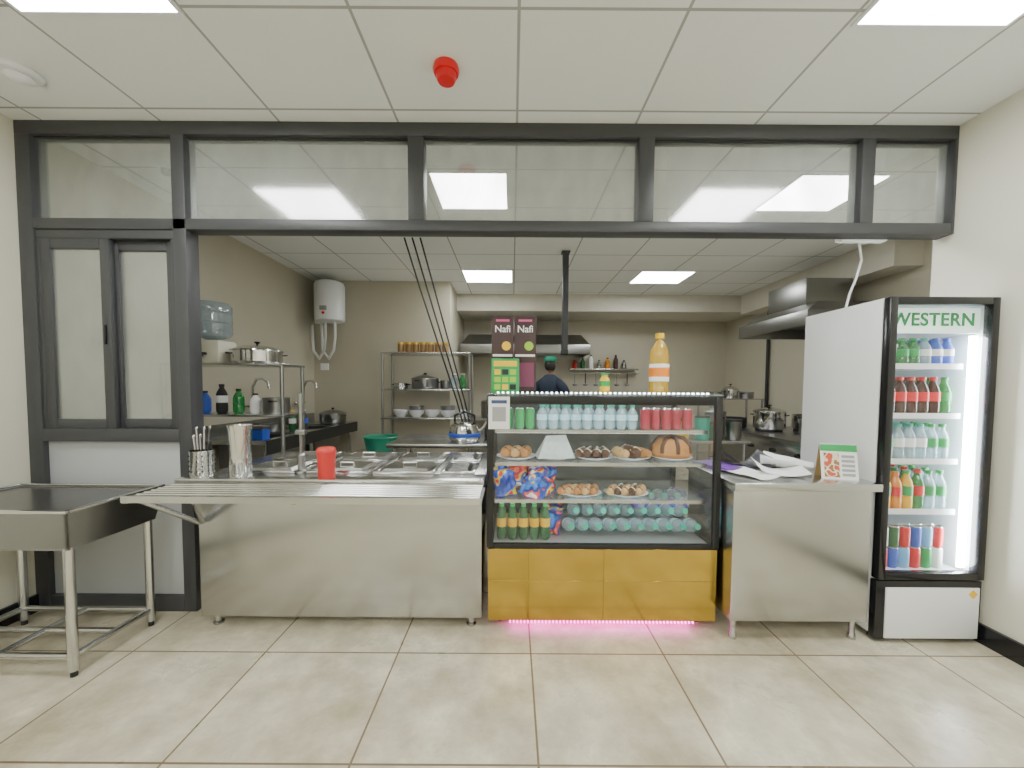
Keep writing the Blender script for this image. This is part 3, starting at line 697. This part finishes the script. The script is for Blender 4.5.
def pot(name, label, loc, r, h, lid=True, m=M_chrome, group=None):
    t = thing(name, label, 'cooking pot', loc, (0,0,random.random()*3), group)
    MB().lathe([(0,0), (r*.92,0), (r,.02), (r,h), (r*1.04,h+.004), (r*.97,h), (r*.96,.02), (0,.015)], m, seg=28).done('pot_body', t)
    if lid:
        MB().lathe([(r*1.05,h+.004), (r*1.04,h+.012), (r*.6,h+.045), (0,h+.06)], m, seg=28).done('lid', t)
        MB().lathe([(.008,h+.055), (.008,h+.07), (.025,h+.08), (.02,h+.09), (0,h+.092)], M_black, seg=16).done('knob', t)
    for s_ in (-1, 1): MB().tube([(s_*r,-.03,h*.8), (s_*(r+.03),-.025,h*.82), (s_*(r+.03),.025,h*.82), (s_*r,.03,h*.8)], .006, M_black).done('handle', t)
    return t
pot('steel_pot', 'wide steel cooking pot with dark knobbed lid on rack', (-2.28, 3.46, RZ), .20, .11, True, M_chrome)
for i, (mm, hh) in enumerate(((M_blue,.2), (M_blackm,.26), (M_green_pet,.22), (M_paper,.18))):
    bottle('cleaning_bottle', 'coloured cleaning bottle on lower rack shelf', 'bottle', 'cleaning bottles on the rack', hh, .045, mm, M_blackm, M_paper if i % 2 else None, (-2.75+i*.15, 3.45, 1.20))
pot('steel_pot', 'dull steel pot on lower rack shelf', (-2.12, 3.46, 1.20), .11, .14, False, M_dark_steel)

# sink run
t = thing('sink_bench', 'long stainless steel sink bench with two deep basins along wall', 'sink', (0,0,0))
sb = MB(); a0, a1 = WL+.01, -2.36
ybs = [(3.68,3.8,0), (3.8,4.4,1), (4.4,4.7,0), (4.7,5.4,1), (5.4,5.85,0)]
for ya, yb, hole in ybs:
    if not hole: sb.box(a0, a1, ya, yb, .88, .92, M_steelh)
    else: sb.box(a0, a0+.12, ya, yb, .88, .92, M_steelh).box(a1-.07, a1, ya, yb, .88, .92, M_steelh)
sb.done('bench_top', t)
for ya, yb, hole in ybs:
    if hole:
        q = MB(); u0, u1 = a0+.12, a1-.07
        q.box(u0-.01, u1+.01, ya, yb, .6, .61, M_dark_steel).box(u0-.01, u0, ya, yb, .61, .88, M_dark_steel).box(u1, u1+.01, ya, yb, .61, .88, M_dark_steel)
        q.box(u0, u1, ya, ya+.01, .61, .90, M_dark_steel).box(u0, u1, yb-.01, yb, .61, .90, M_dark_steel).done('basin', t)
MB().box(a0, a0+.015, 3.68, 5.85, .92, 1.05, M_steelh).done('splashback', t)
MB().box(a1, a1+.006, 3.68, 5.85, .78, .92, PM('dark_apron', (.06,.06,.06), .3, .6)).done('front_apron', t)
for y in (3.75, 4.6, 5.7):
    for x in (a0+.06, a1-.05): MB().tube([(x,y,0), (x,y,.88)], .02, M_steel).done('leg', t)
for y in (4.3, 5.35):
    f = thing('gooseneck_faucet', 'chrome wall mounted gooseneck faucet above the sink', 'faucet', (WL+.006, y, 1.22), group='gooseneck faucets')
    MB().tube([(0,0,0), (.10,0,0), (.12,0,.03), (.13,0,.22), (.17,0,.30), (.24,0,.31), (.30,0,.27), (.31,0,.20)], .015, M_chrome, 10).done('spout', f)
    MB().tube([(.07,-.09,0), (.07,.09,0)], .014, M_chrome).sph((.07,-.1,0), .025, M_chrome).sph((.07,.1,0), .025, M_chrome).done('handle', f)
bx = thing('soap_box', 'blue plastic box with dark lid on sink bench', 'box', (-2.50, 3.75, .92))
MB().box(-.10, .10, -.06, .06, 0, .11, M_blue, .01).done('box_body', bx); MB().box(-.105, .105, -.065, .065, .11, .14, M_dark_steel, .006).done('lid', bx)
bottle('detergent_bottle', 'black capped detergent bottle beside the sink', 'bottle', None, .26, .045, M_blackm, M_paper, M_blue, (-2.44, 4.5, .92))
bottle('detergent_bottle', 'green detergent bottle beside the sink', 'bottle', None, .24, .04, M_dkgreen, M_yellow, M_paper, (-2.60, 4.55, .92))
pot('steel_pot', 'dark pot beside the sink bench', (-2.62, 5.62, .92), .18, .13, True, M_dark_steel)
pot('steel_pot', 'low black pan on the sink bench', (-2.85, 4.55, .92), .12, .08, False, M_dark_steel)

t = thing('water_heater', 'white cylindrical electric water heater mounted on tan wall', 'water heater', (-2.65, 5.64, 2.38))
MB().lathe([(0,0), (.15,.0), (.2,.02), (.205,.06), (.205,.52), (.19,.56), (.15,.58), (0,.585)], M_white, seg=36).done('tank', t)
MB().box(-.05, .05, -.212, -.20, .14, .2, M_gprint, .003).done('control_panel', t)
MB().lathe([(0,0), (.02,0), (.02,.012), (0,.012)], M_red, (0,0,0), 16, T=Matrix.Translation((.0,-.202,.10)) @ Matrix.Rotation(R(90),4,'X')).done('indicator', t)
MB().box(-.1, .1, .20, .258, .15, .45, M_steel).done('wall_bracket', t)
for k, x in enumerate((-.07, .07)):
    MB().tube([(x,0,0), (x,.0,-.22), (x-.04,.04,-.40), (x-.14,.09,-.52), (x-.24,.12,-.40), (x-.27,.14,-.02+k*.1)], .020, M_wire, 8).done('hose', t)
for lx, lz, lab in ((-2.94,2.45,'white wall socket switch box on tan wall'), (-2.86,1.75,'small white wall socket on tan wall')):
    ws = thing('wall_socket', lab, 'socket', (lx, 5.9, lz))
    MB().box(-.06, .06, -.02, 0, -.05, .05, M_white, .004).done('cover_plate', ws); MB().box(-.015, .015, -.026, -.02, -.02, .02, M_paper, .002).done('switch', ws)

# back rack
rack('steel_rack', 'open steel storage rack with pans and cans against tan wall', -1.80, -.60, 5.35, 5.80, [.4, 1.02, 1.42, 1.93], 1.93, M_dark_steel, .018)
tc_ = can('spice_jar', 'squat brown spice jar with golden lid on top of rack', 'spice jars on the rack', .15, .048, PM('brown_spice', (.30,.16,.05), .3), (-1.58, 5.5, 1.93), 'jar', PM('gold_lid', (.75,.50,.08), .3, .6))
for i in range(1, 7): dup(tc_, (-1.58+i*.105, 5.5, 1.93))
pot('steel_pot', 'dark frying pot on storage rack', (-1.25, 5.55, 1.42), .19, .14, True, M_dark_steel)
pot('steel_pot', 'small steel pot on storage rack', (-1.6, 5.55, 1.42), .1, .08, False)
pot('steel_pot', 'round steel pot on storage rack', (-.95, 5.6, 1.42), .09, .12, False, M_dark_steel)
for i in range(5):
    MB().lathe([(0,0), (.05,0), (.1,.05), (.11,.10), (.105,.10), (.09,.05), (0,.01)], M_white, seg=20).done('bowl', None, (-1.6+i*.225, 5.55, 1.02), label='white bowl on storage rack', category='bowl', group='bowls on the rack')
    if i % 2: MB().lathe([(0,.012), (.05,.012), (.1,.062), (.11,.13), (.105,.13), (.09,.062), (0,.022)], M_dark_steel, seg=20).done('bowl', None, (-1.6+i*.225, 5.55, 1.05), label='steel bowl nested on white bowl', category='bowl', group='bowls on the rack')
bottle('oil_jar', 'clear jar with white lid on rack', 'jar', None, .22, .05, M_pet, M_paper, None, (-.82, 5.45, 1.42), neck=.7)
bottle('oil_jar', 'green bottle on rack', 'jar', None, .22, .045, M_green_pet, M_paper, None, (-.70, 5.45, 1.42), neck=.6)

def table(name, label, x0, x1, y0, y1, h, shelf=True):
    t = thing(name, label, 'table', (0,0,0))
    MB().box(x0, x1, y0, y1, h-.04, h, M_steelh, .004).done('table_top', t)
    if shelf: MB().box(x0+.05, x1-.05, y0+.05, y1-.05, .25, .27, M_steelh, .003).done('lower_shelf', t)
    for x in (x0+.05, x1-.05):
        for y in (y0+.05, y1-.05): MB().tube([(x,y,0), (x,y,h-.04)], .02, M_steel).done('leg', t)
table('prep_table', 'plain stainless steel prep table', -1.2, -.1, 3.65, 4.45, .90)
t = thing('steel_kettle', 'round steel kettle with blue band and black handle', 'kettle', (-.48, 3.9, .90))
MB().lathe([(0,0), (.13,0), (.155,.03), (.16,.09), (.14,.16), (.09,.19), (0,.2)], M_chrome, seg=28).done('kettle_body', t)
MB().lathe([(.158,.05), (.162,.055), (.163,.085), (.160,.09)], M_blue, seg=28).done('band', t)
MB().tube([(-.1,0,.17), (-.1,0,.26), (0,0,.3), (.1,0,.26), (.1,0,.17)], .012, M_black).done('handle', t)
MB().tube([(.13,0,.08), (.19,0,.14), (.22,0,.2)], .022, M_chrome, 10, .012).done('spout', t)
MB().box(-.07, .07, -.07, .07, 0, .17, M_blackm, .02).done('storage_box', None, (-.22, 4.1, .90), label='black plastic storage box on prep table', category='box')
table('low_stand', 'low steel stand under a green basin', -1.85, -1.3, 4.2, 4.75, .68, False)
MB().lathe([(0,0), (.15,0), (.16,.01), (.19,.18), (.205,.185), (.195,.195), (.18,.185), (.15,.02), (0,.015)], PM('deep_green', (.01,.20,.12), .4), seg=32).done('green_basin', None, (-1.53, 4.48, .68), label='round green plastic basin on low stand', category='basin')

for k in range(3):
    o = (k-1)*.085
    MB().tube([(-1.08+o, 4.2, H), (-.92+o*.9, 4.2, 2.5), (-.74+o*.7, 4.2, 1.9), (-.56+o*.5, 4.2, 1.3), (-.46+o*.4, 4.2, .90)], .009, M_blackm).done('hanging_cable', None,
        label='black electrical cable hanging from the ceiling to the table', category='cable', group='black hanging cables')
t = thing('ceiling_drop_pole', 'dark square service pole hanging from the ceiling', 'service pole', (.62, 4.6, H))
MB().box(-.035, .035, -.035, .035, -1.15, -.02, M_frame, .004).done('pole', t)
MB().box(-.05, .05, -.05, .05, -.02, 0, M_frame, .004).done('ceiling_plate', t)
MB().box(-.04, .04, -.04, .04, -1.20, -1.15, M_blackm, .004).done('socket_box', t)

M_hood = PM('hood_steel', (.30,.30,.29), .34, 1, var=.1, scale=5)
def hood(label, x0, x1, y0, y1, z0, z1, zt, duct, slope, m):
    t = thing('exhaust_hood', label, 'exhaust hood', (0,0,0))
    h = MB()
    for q in ((x0,x1,y0,y0+.02), (x0,x1,y1-.02,y1), (x0,x0+.02,y0+.02,y1-.02), (x1-.02,x1,y0+.02,y1-.02)): h.box(q[0],q[1],q[2],q[3],z0,z1,m,.003)
    h.box(x0+.02, x1-.02, y0+.02, y1-.02, z1-.03, z1-.01, M_dark_steel)
    h.done('hood_rim', t)
    sx, sy = slope; s2 = 0 if x1 > 4 else sx
    MB().hexa([(x0,y0,z1),(x1,y0,z1),(x1,y1,z1),(x0,y1,z1)], [(x0+sx,y0+sy,zt),(x1-s2,y0+sy,zt),(x1-s2,y1,zt),(x0+sx,y1,zt)], m).done('hood_canopy', t)
    MB().box(*duct, m, .003).done('duct', t)
    f = MB(); n = int((x1-x0)/.3)
    for i in range(n): f.box(x0+.05+i*(x1-x0-.1)/n, x0+.03+(i+1)*(x1-x0-.1)/n, y0+.06, y0+.5, z1-.08, z1-.06, M_dark_steel)
    f.done('grease_filter', t)
hood('long steel exhaust hood over the cooking line', -.9, 1.35, 6.7, 7.58, 2.04, 2.20, 2.40, (0,.4,7.1,7.5,2.40,2.76), (.12,.25), M_hood)
hood('large dull steel exhaust hood with square duct over stove', 3.15, 4.18, 4.15, 5.4, 2.14, 2.30, 2.42, (3.35,3.88,4.45,5.1,2.42,2.72), (.2,.12), M_hood)
table('work_table', 'long stainless steel cooking table along the back wall', -.85, 2.9, 6.85, 7.55, .9)
for i, x in enumerate((-.4, .1, 1.1, 1.9, 2.4)): pot('cooking_pot', 'steel stock pot on the cooking table', (x, 7.1, .9), .17, .28, i % 2 == 0, M_chrome if i % 2 else M_dark_steel, 'stock pots on the cooking table')
t = thing('utensil_shelf', 'narrow steel wall shelf with hook rail', 'wall shelf', (1.75, 7.6, 1.80))
MB().box(-.65, .65, -.25, 0, 0, .02, M_steelh, .003).done('shelf_board', t)
MB().tube([(-.65,-.22,-.06), (.65,-.22,-.06)], .008, M_chrome).tube([(-.65,-.22,-.06), (-.65,-.22,0)], .008, M_chrome).tube([(.65,-.22,-.06), (.65,-.22,0)], .008, M_chrome).done('hook_rail', t)
for i in range(6):
    u = thing('hanging_ladle', 'steel kitchen ladle hanging from the hook rail', 'ladle', (1.2+i*.2, 7.38, 1.735), (0,0,0), 'hanging ladles')
    MB().tube([(0,0,.0), (0,-.005,-.2)], .010, M_blackm if i % 2 else M_dark_steel).done('handle', u)
    MB().lathe([(0,-.25), (.035,-.24), (.05,-.21), (.045,-.208), (0,-.235)], M_dark_steel, seg=16).done('bowl', u)
for i, mm in enumerate((M_redc, M_dkgreen, M_paper, M_dark_steel, M_amber, M_brown, M_dark_steel)):
    bottle('sauce_bottle', 'sauce bottle standing on the wall shelf', 'bottle', 'sauce bottles on the wall shelf', .17+.05*(i % 3), .045, mm, M_blackm, None, (1.2+i*.16, 7.47, 1.82))
t = thing('gas_range', 'steel gas stove bench with round black burners', 'stove', (0,0,0))
MB().box(3.0, 4.18, 3.7, 5.7, .12, .86, M_steel, .004).done('body', t)
MB().box(2.98, 4.19, 3.68, 5.72, .86, .90, M_dark_steel, .004).done('cooktop', t)
for i in range(4):
    x, y = 3.35+.5*(i % 2), 4.2+.8*(i//2)
    g = MB().lathe([(.14,0), (.15,.0), (.15,.03), (.14,.03)], M_blackm, (x,y,.90), 24)
    for k in range(4):
        a = k*math.pi/2; g.tube([(x+.05*math.cos(a), y+.05*math.sin(a), .925), (x+.17*math.cos(a), y+.17*math.sin(a), .925)], .01, M_blackm, 6)
    g.done('burner', t)
for i in range(4): MB().lathe([(0,0), (.025,0), (.022,.03), (0,.03)], M_black, (0,0,0), 14, T=Matrix.Translation((3.0, 4.0+i*.4, .75)) @ Matrix.Rotation(R(-90),4,'Y')).done('knob', t)
for x in (3.1, 4.1):
    for y in (3.8, 5.6): MB().tube([(x,y,0),(x,y,.12)], .025, M_steel).done('leg', t)
ps = 'pots on the stove'
pot('cooking_pot', 'steel pot on the gas stove', (3.35, 5.0, .935), .18, .22, True, M_chrome, ps)
pot('cooking_pot', 'open steel pot on the gas stove', (3.85, 5.0, .935), .17, .18, False, M_chrome, ps)
pot('cooking_pot', 'dark cooking pot on the gas stove', (3.35, 4.2, .935), .17, .16, True, M_dark_steel, ps)
pot('cooking_pot', 'steel pot with lid on the gas stove', (3.85, 4.2, .935), .15, .2, True, M_chrome, ps)
pot('cooking_pot', 'black wok pot at the stove end', (3.2, 5.52, .90), .15, .14, False, M_blackm, ps)
MB().tube([(4.16, 6.3, 0), (4.16, 6.3, 2.3), (4.16, 6.3, 2.72)], .025, M_blackm, 10).done('gas_pipe', None, label='dark vertical gas pipe on tan wall', category='pipe')
table('side_table', 'small steel side table with containers behind the counter', 1.75, 2.75, 4.4, 5.0, .85)
for i, mm in enumerate((M_blackm, M_yellow, M_teal, M_dkgreen, M_dark_steel)):
    t = thing('food_container', 'plastic food container with dark lid on side table', 'container', (1.88+i*.19, 4.56+.1*(i % 2), .85), (0,0,0), 'plastic containers on side table')
    k = 1+.25*(i % 3)
    MB().lathe([(0,0), (.065,0), (.075,.02), (.08,.17*k), (0,.17*k)], mm, seg=24).done('container_body', t)
    MB().lathe([(.083,.17*k), (.084,.17*k+.025), (0,.17*k+.03)], M_blackm, seg=24).done('lid', t)
pot('cooking_pot', 'tall dark stock pot on side table', (2.55, 4.82, .85), .12, .3, True, M_dark_steel)
rack('steel_rack', 'dark steel storage rack beside the stoves', 3.1, 3.9, 6.0, 6.4, [.4, .9, 1.3], 1.3, M_dark_steel, .018)
for i, mm in enumerate((M_dark_steel, M_chrome, M_dark_steel)):
    pot('steel_pot', 'steel pot on dark storage rack', (3.25+i*.26, 6.2, 1.3), .11, .1+.04*(i % 2), i == 1, mm, 'pots on the dark rack')

# ------------------------------------------------------------------ person (cook seen from behind)
def skin_mesh(verts, edges, radii, sub=2, root=0):
    me = bpy.data.meshes.new('sk'); me.from_pydata(verts, edges, []); o = bpy.data.objects.new('sk', me); COL.objects.link(o)
    o.modifiers.new('s', 'SKIN')
    for i, r in enumerate(radii):
        sv = me.skin_vertices[0].data[i]; sv.radius = r if isinstance(r, tuple) else (r, r); sv.use_root = (i == root)
    s = o.modifiers.new('u', 'SUBSURF'); s.levels = sub; s.render_levels = sub
    bpy.context.view_layer.update()
    out = bpy.data.meshes.new_from_object(o.evaluated_get(bpy.context.evaluated_depsgraph_get()))
    bpy.data.objects.remove(o)
    return out
V = [(0,0,.95), (0,-.01,1.12), (0,-.01,1.30), (0,0,1.40), (0,.01,1.50), (0,.02,1.60)]
E = [(0,1),(1,2),(2,3),(3,4),(4,5)]
Rr = [(.13,.10), (.12,.095), (.135,.10), (.085,.075), (.050,.050), (.055,.055)]
def addc(parent, pts):
    p = parent
    for co, r in pts:
        V.append(co); Rr.append(r); E.append((p, len(V)-1)); p = len(V)-1
    return p
for s_ in (-1, 1):
    addc(0, [((.10*s_,0,.86),.085), ((.11*s_,.01,.50),.058), ((.11*s_,-.01,.28),.05), ((.11*s_,-.02,.08),.036), ((.12*s_,.06,.035),.036), ((.125*s_,.15,.025),.026)])
    wr = addc(3, [((.12*s_,0,1.39),.06), ((.20*s_,.0,1.35),.052), ((.26*s_,.03,1.10),.042), ((.22*s_,.26,1.05),.032), ((.20*s_,.32,1.045),(.034,.020)), ((.195*s_,.38,1.04),(.040,.016))])
    for k, (dx, L) in enumerate(((-.030,.062), (-.010,.075), (.011,.070), (.031,.055))):
        addc(wr, [((.195*s_+dx*s_,.405,1.038),.010), ((.195*s_+dx*s_*1.1,.405+L*.6,1.025),.009), ((.195*s_+dx*s_*1.1,.405+L*.9,1.0),.008)])
    addc(wr-1, [((.195*s_-.04*s_,.35,1.03),.012), ((.195*s_-.055*s_,.385,1.015),.010)])
bodymesh = skin_mesh(V, E, Rr)
bm = bmesh.new(); bm.from_mesh(bodymesh)
hb = bmesh.new(); bmesh.ops.create_uvsphere(hb, u_segments=32, v_segments=24, radius=1)
for v in hb.verts:
    x, y, z = v.co; w = 1 - .22*max(0, -z)**1.3
    v.co = Vector((x*.078*w, y*.098*(1-.1*max(0,-z)) + (.012 if y > 0 and z < -.2 else 0), z*.122))
    if y > .8 and -.35 < z < .1 and abs(x) < .25: v.co.y += .018*(1-abs(x)/.25)
    if y > .6 and .05 < z < .25 and .2 < abs(x) < .55: v.co.y -= .008
hb.transform(Matrix.Translation((0,.025,1.70)))
hm = bpy.data.meshes.new('h'); hb.to_mesh(hm); bm.from_mesh(hm)
for s_ in (-1, 1):
    eb = bmesh.new(); bmesh.ops.create_uvsphere(eb, u_segments=12, v_segments=8, radius=1)
    eb.transform(Matrix.Translation((.080*s_, .02, 1.695)) @ Matrix.Diagonal((.012,.018,.032,1))); eb.to_mesh(hm); bm.from_mesh(hm)
bmesh_me = bpy.data.meshes.new('person_body'); bm.to_mesh(bmesh_me)
tmp = bpy.data.objects.new('tmp', bmesh_me); COL.objects.link(tmp)
rm = tmp.modifiers.new('r', 'REMESH'); rm.mode = 'VOXEL'; rm.voxel_size = .008; rm.use_smooth_shade = True
bpy.context.view_layer.update()
bodyfin = bpy.data.meshes.new_from_object(tmp.evaluated_get(bpy.context.evaluated_depsgraph_get())); bpy.data.objects.remove(tmp)
bodyfin.materials.clear(); bodyfin.materials.append(PM('skin', (.30,.15,.09), .55))
P = thing('person', 'cook in green cap and dark navy uniform standing with back turned', 'person', (.62, 6.32, 0), (0,0,R(-25)))
P.scale = (1.07,1.07,1.07)
def cadd(me, name, mat=None):
    if mat: me.materials.clear(); me.materials.append(mat)
    for p_ in me.polygons: p_.use_smooth = True; p_.material_index = 0
    o = bpy.data.objects.new(name, me); COL.objects.link(o); o.parent = P; return o
cadd(bodyfin, 'body')
V = [(0,0,.90), (0,-.01,1.12), (0,-.01,1.32), (0,0,1.44), (0,.008,1.51), (0,.012,1.57)]; E = [(0,1),(1,2),(2,3),(3,4),(4,5)]
Rr = [(.17,.135), (.16,.13), (.185,.15), (.16,.13), (.10,.10), (.078,.078)]
for s_ in (-1, 1): addc(3, [((.12*s_,0,1.43),.10), ((.215*s_,.0,1.37),.088), ((.265*s_,.025,1.14),.068), ((.25*s_,.12,1.085),.058)])
cadd(skin_mesh(V, E, Rr), 'shirt', PM('navy_cloth', (.012,.02,.04), .8, bump=.1))
V = [(0,0,.98), (0,0,.88)]; E = [(0,1)]; Rr = [(.155,.12), (.155,.12)]
for s_ in (-1, 1): addc(1, [((.10*s_,0,.80),.105), ((.11*s_,.01,.50),.08), ((.11*s_,-.01,.28),.07), ((.11*s_,-.02,.09),.062)])
cadd(skin_mesh(V, E, Rr), 'trousers', PM('black_cloth', (.02,.02,.022), .85))
hr = MB(); hr.sph((0,.005,1.70), .1, PM('black_hair', (.012,.01,.01), .6), (.85,1.0,1.10), 24); ho = hr.done('hair', P)
for v in ho.data.vertices:
    if v.co.y > .03 and v.co.z < 1.76: v.co.y = .03
    if v.co.z < 1.62: v.co.z = 1.62
cp = MB().lathe([(.094,.0), (.098,.005), (.099,.035), (.092,.06), (.065,.078), (.03,.084), (0,.084)], PM('green_cloth', (.01,.22,.13), .8), (0,.012,1.755), 28, sx=.95, sy=1.1)
cp.grid(lambda u, v: ((u-.5)*.16, .10+v*.07*(1-(2*u-1)**2*.6), 1.765-.012*v-.02*(2*u-1)**2), 10, 4, PM('green_cloth', (.01,.22,.13), .8))
cp.done('cap', P)
for s_ in (-1, 1):
    MB().sph((.12*s_,.055,.035), .05, M_black, (.95,2.6,.7), 16).done('shoe', P)

# ------------------------------------------------------------------ world + camera
w = bpy.data.worlds.new('World'); SC.world = w; w.use_nodes = True
w.node_tree.nodes['Background'].inputs[0].default_value = (.8,.85,.9,1); w.node_tree.nodes['Background'].inputs[1].default_value = .3
cam = bpy.data.cameras.new('Camera'); co = bpy.data.objects.new('Camera', cam); COL.objects.link(co)
co.matrix_world = Matrix.Translation((0,0,1.44)) @ Matrix.Rotation(R(90-2.5), 4, 'X') @ Matrix.Rotation(R(.35), 4, 'Z')
cam.sensor_width = 36; cam.sensor_fit = 'HORIZONTAL'; cam.lens = 385*36/1024; cam.shift_y = .0205
cam.clip_start = .05; cam.clip_end = 60
SC.camera = co
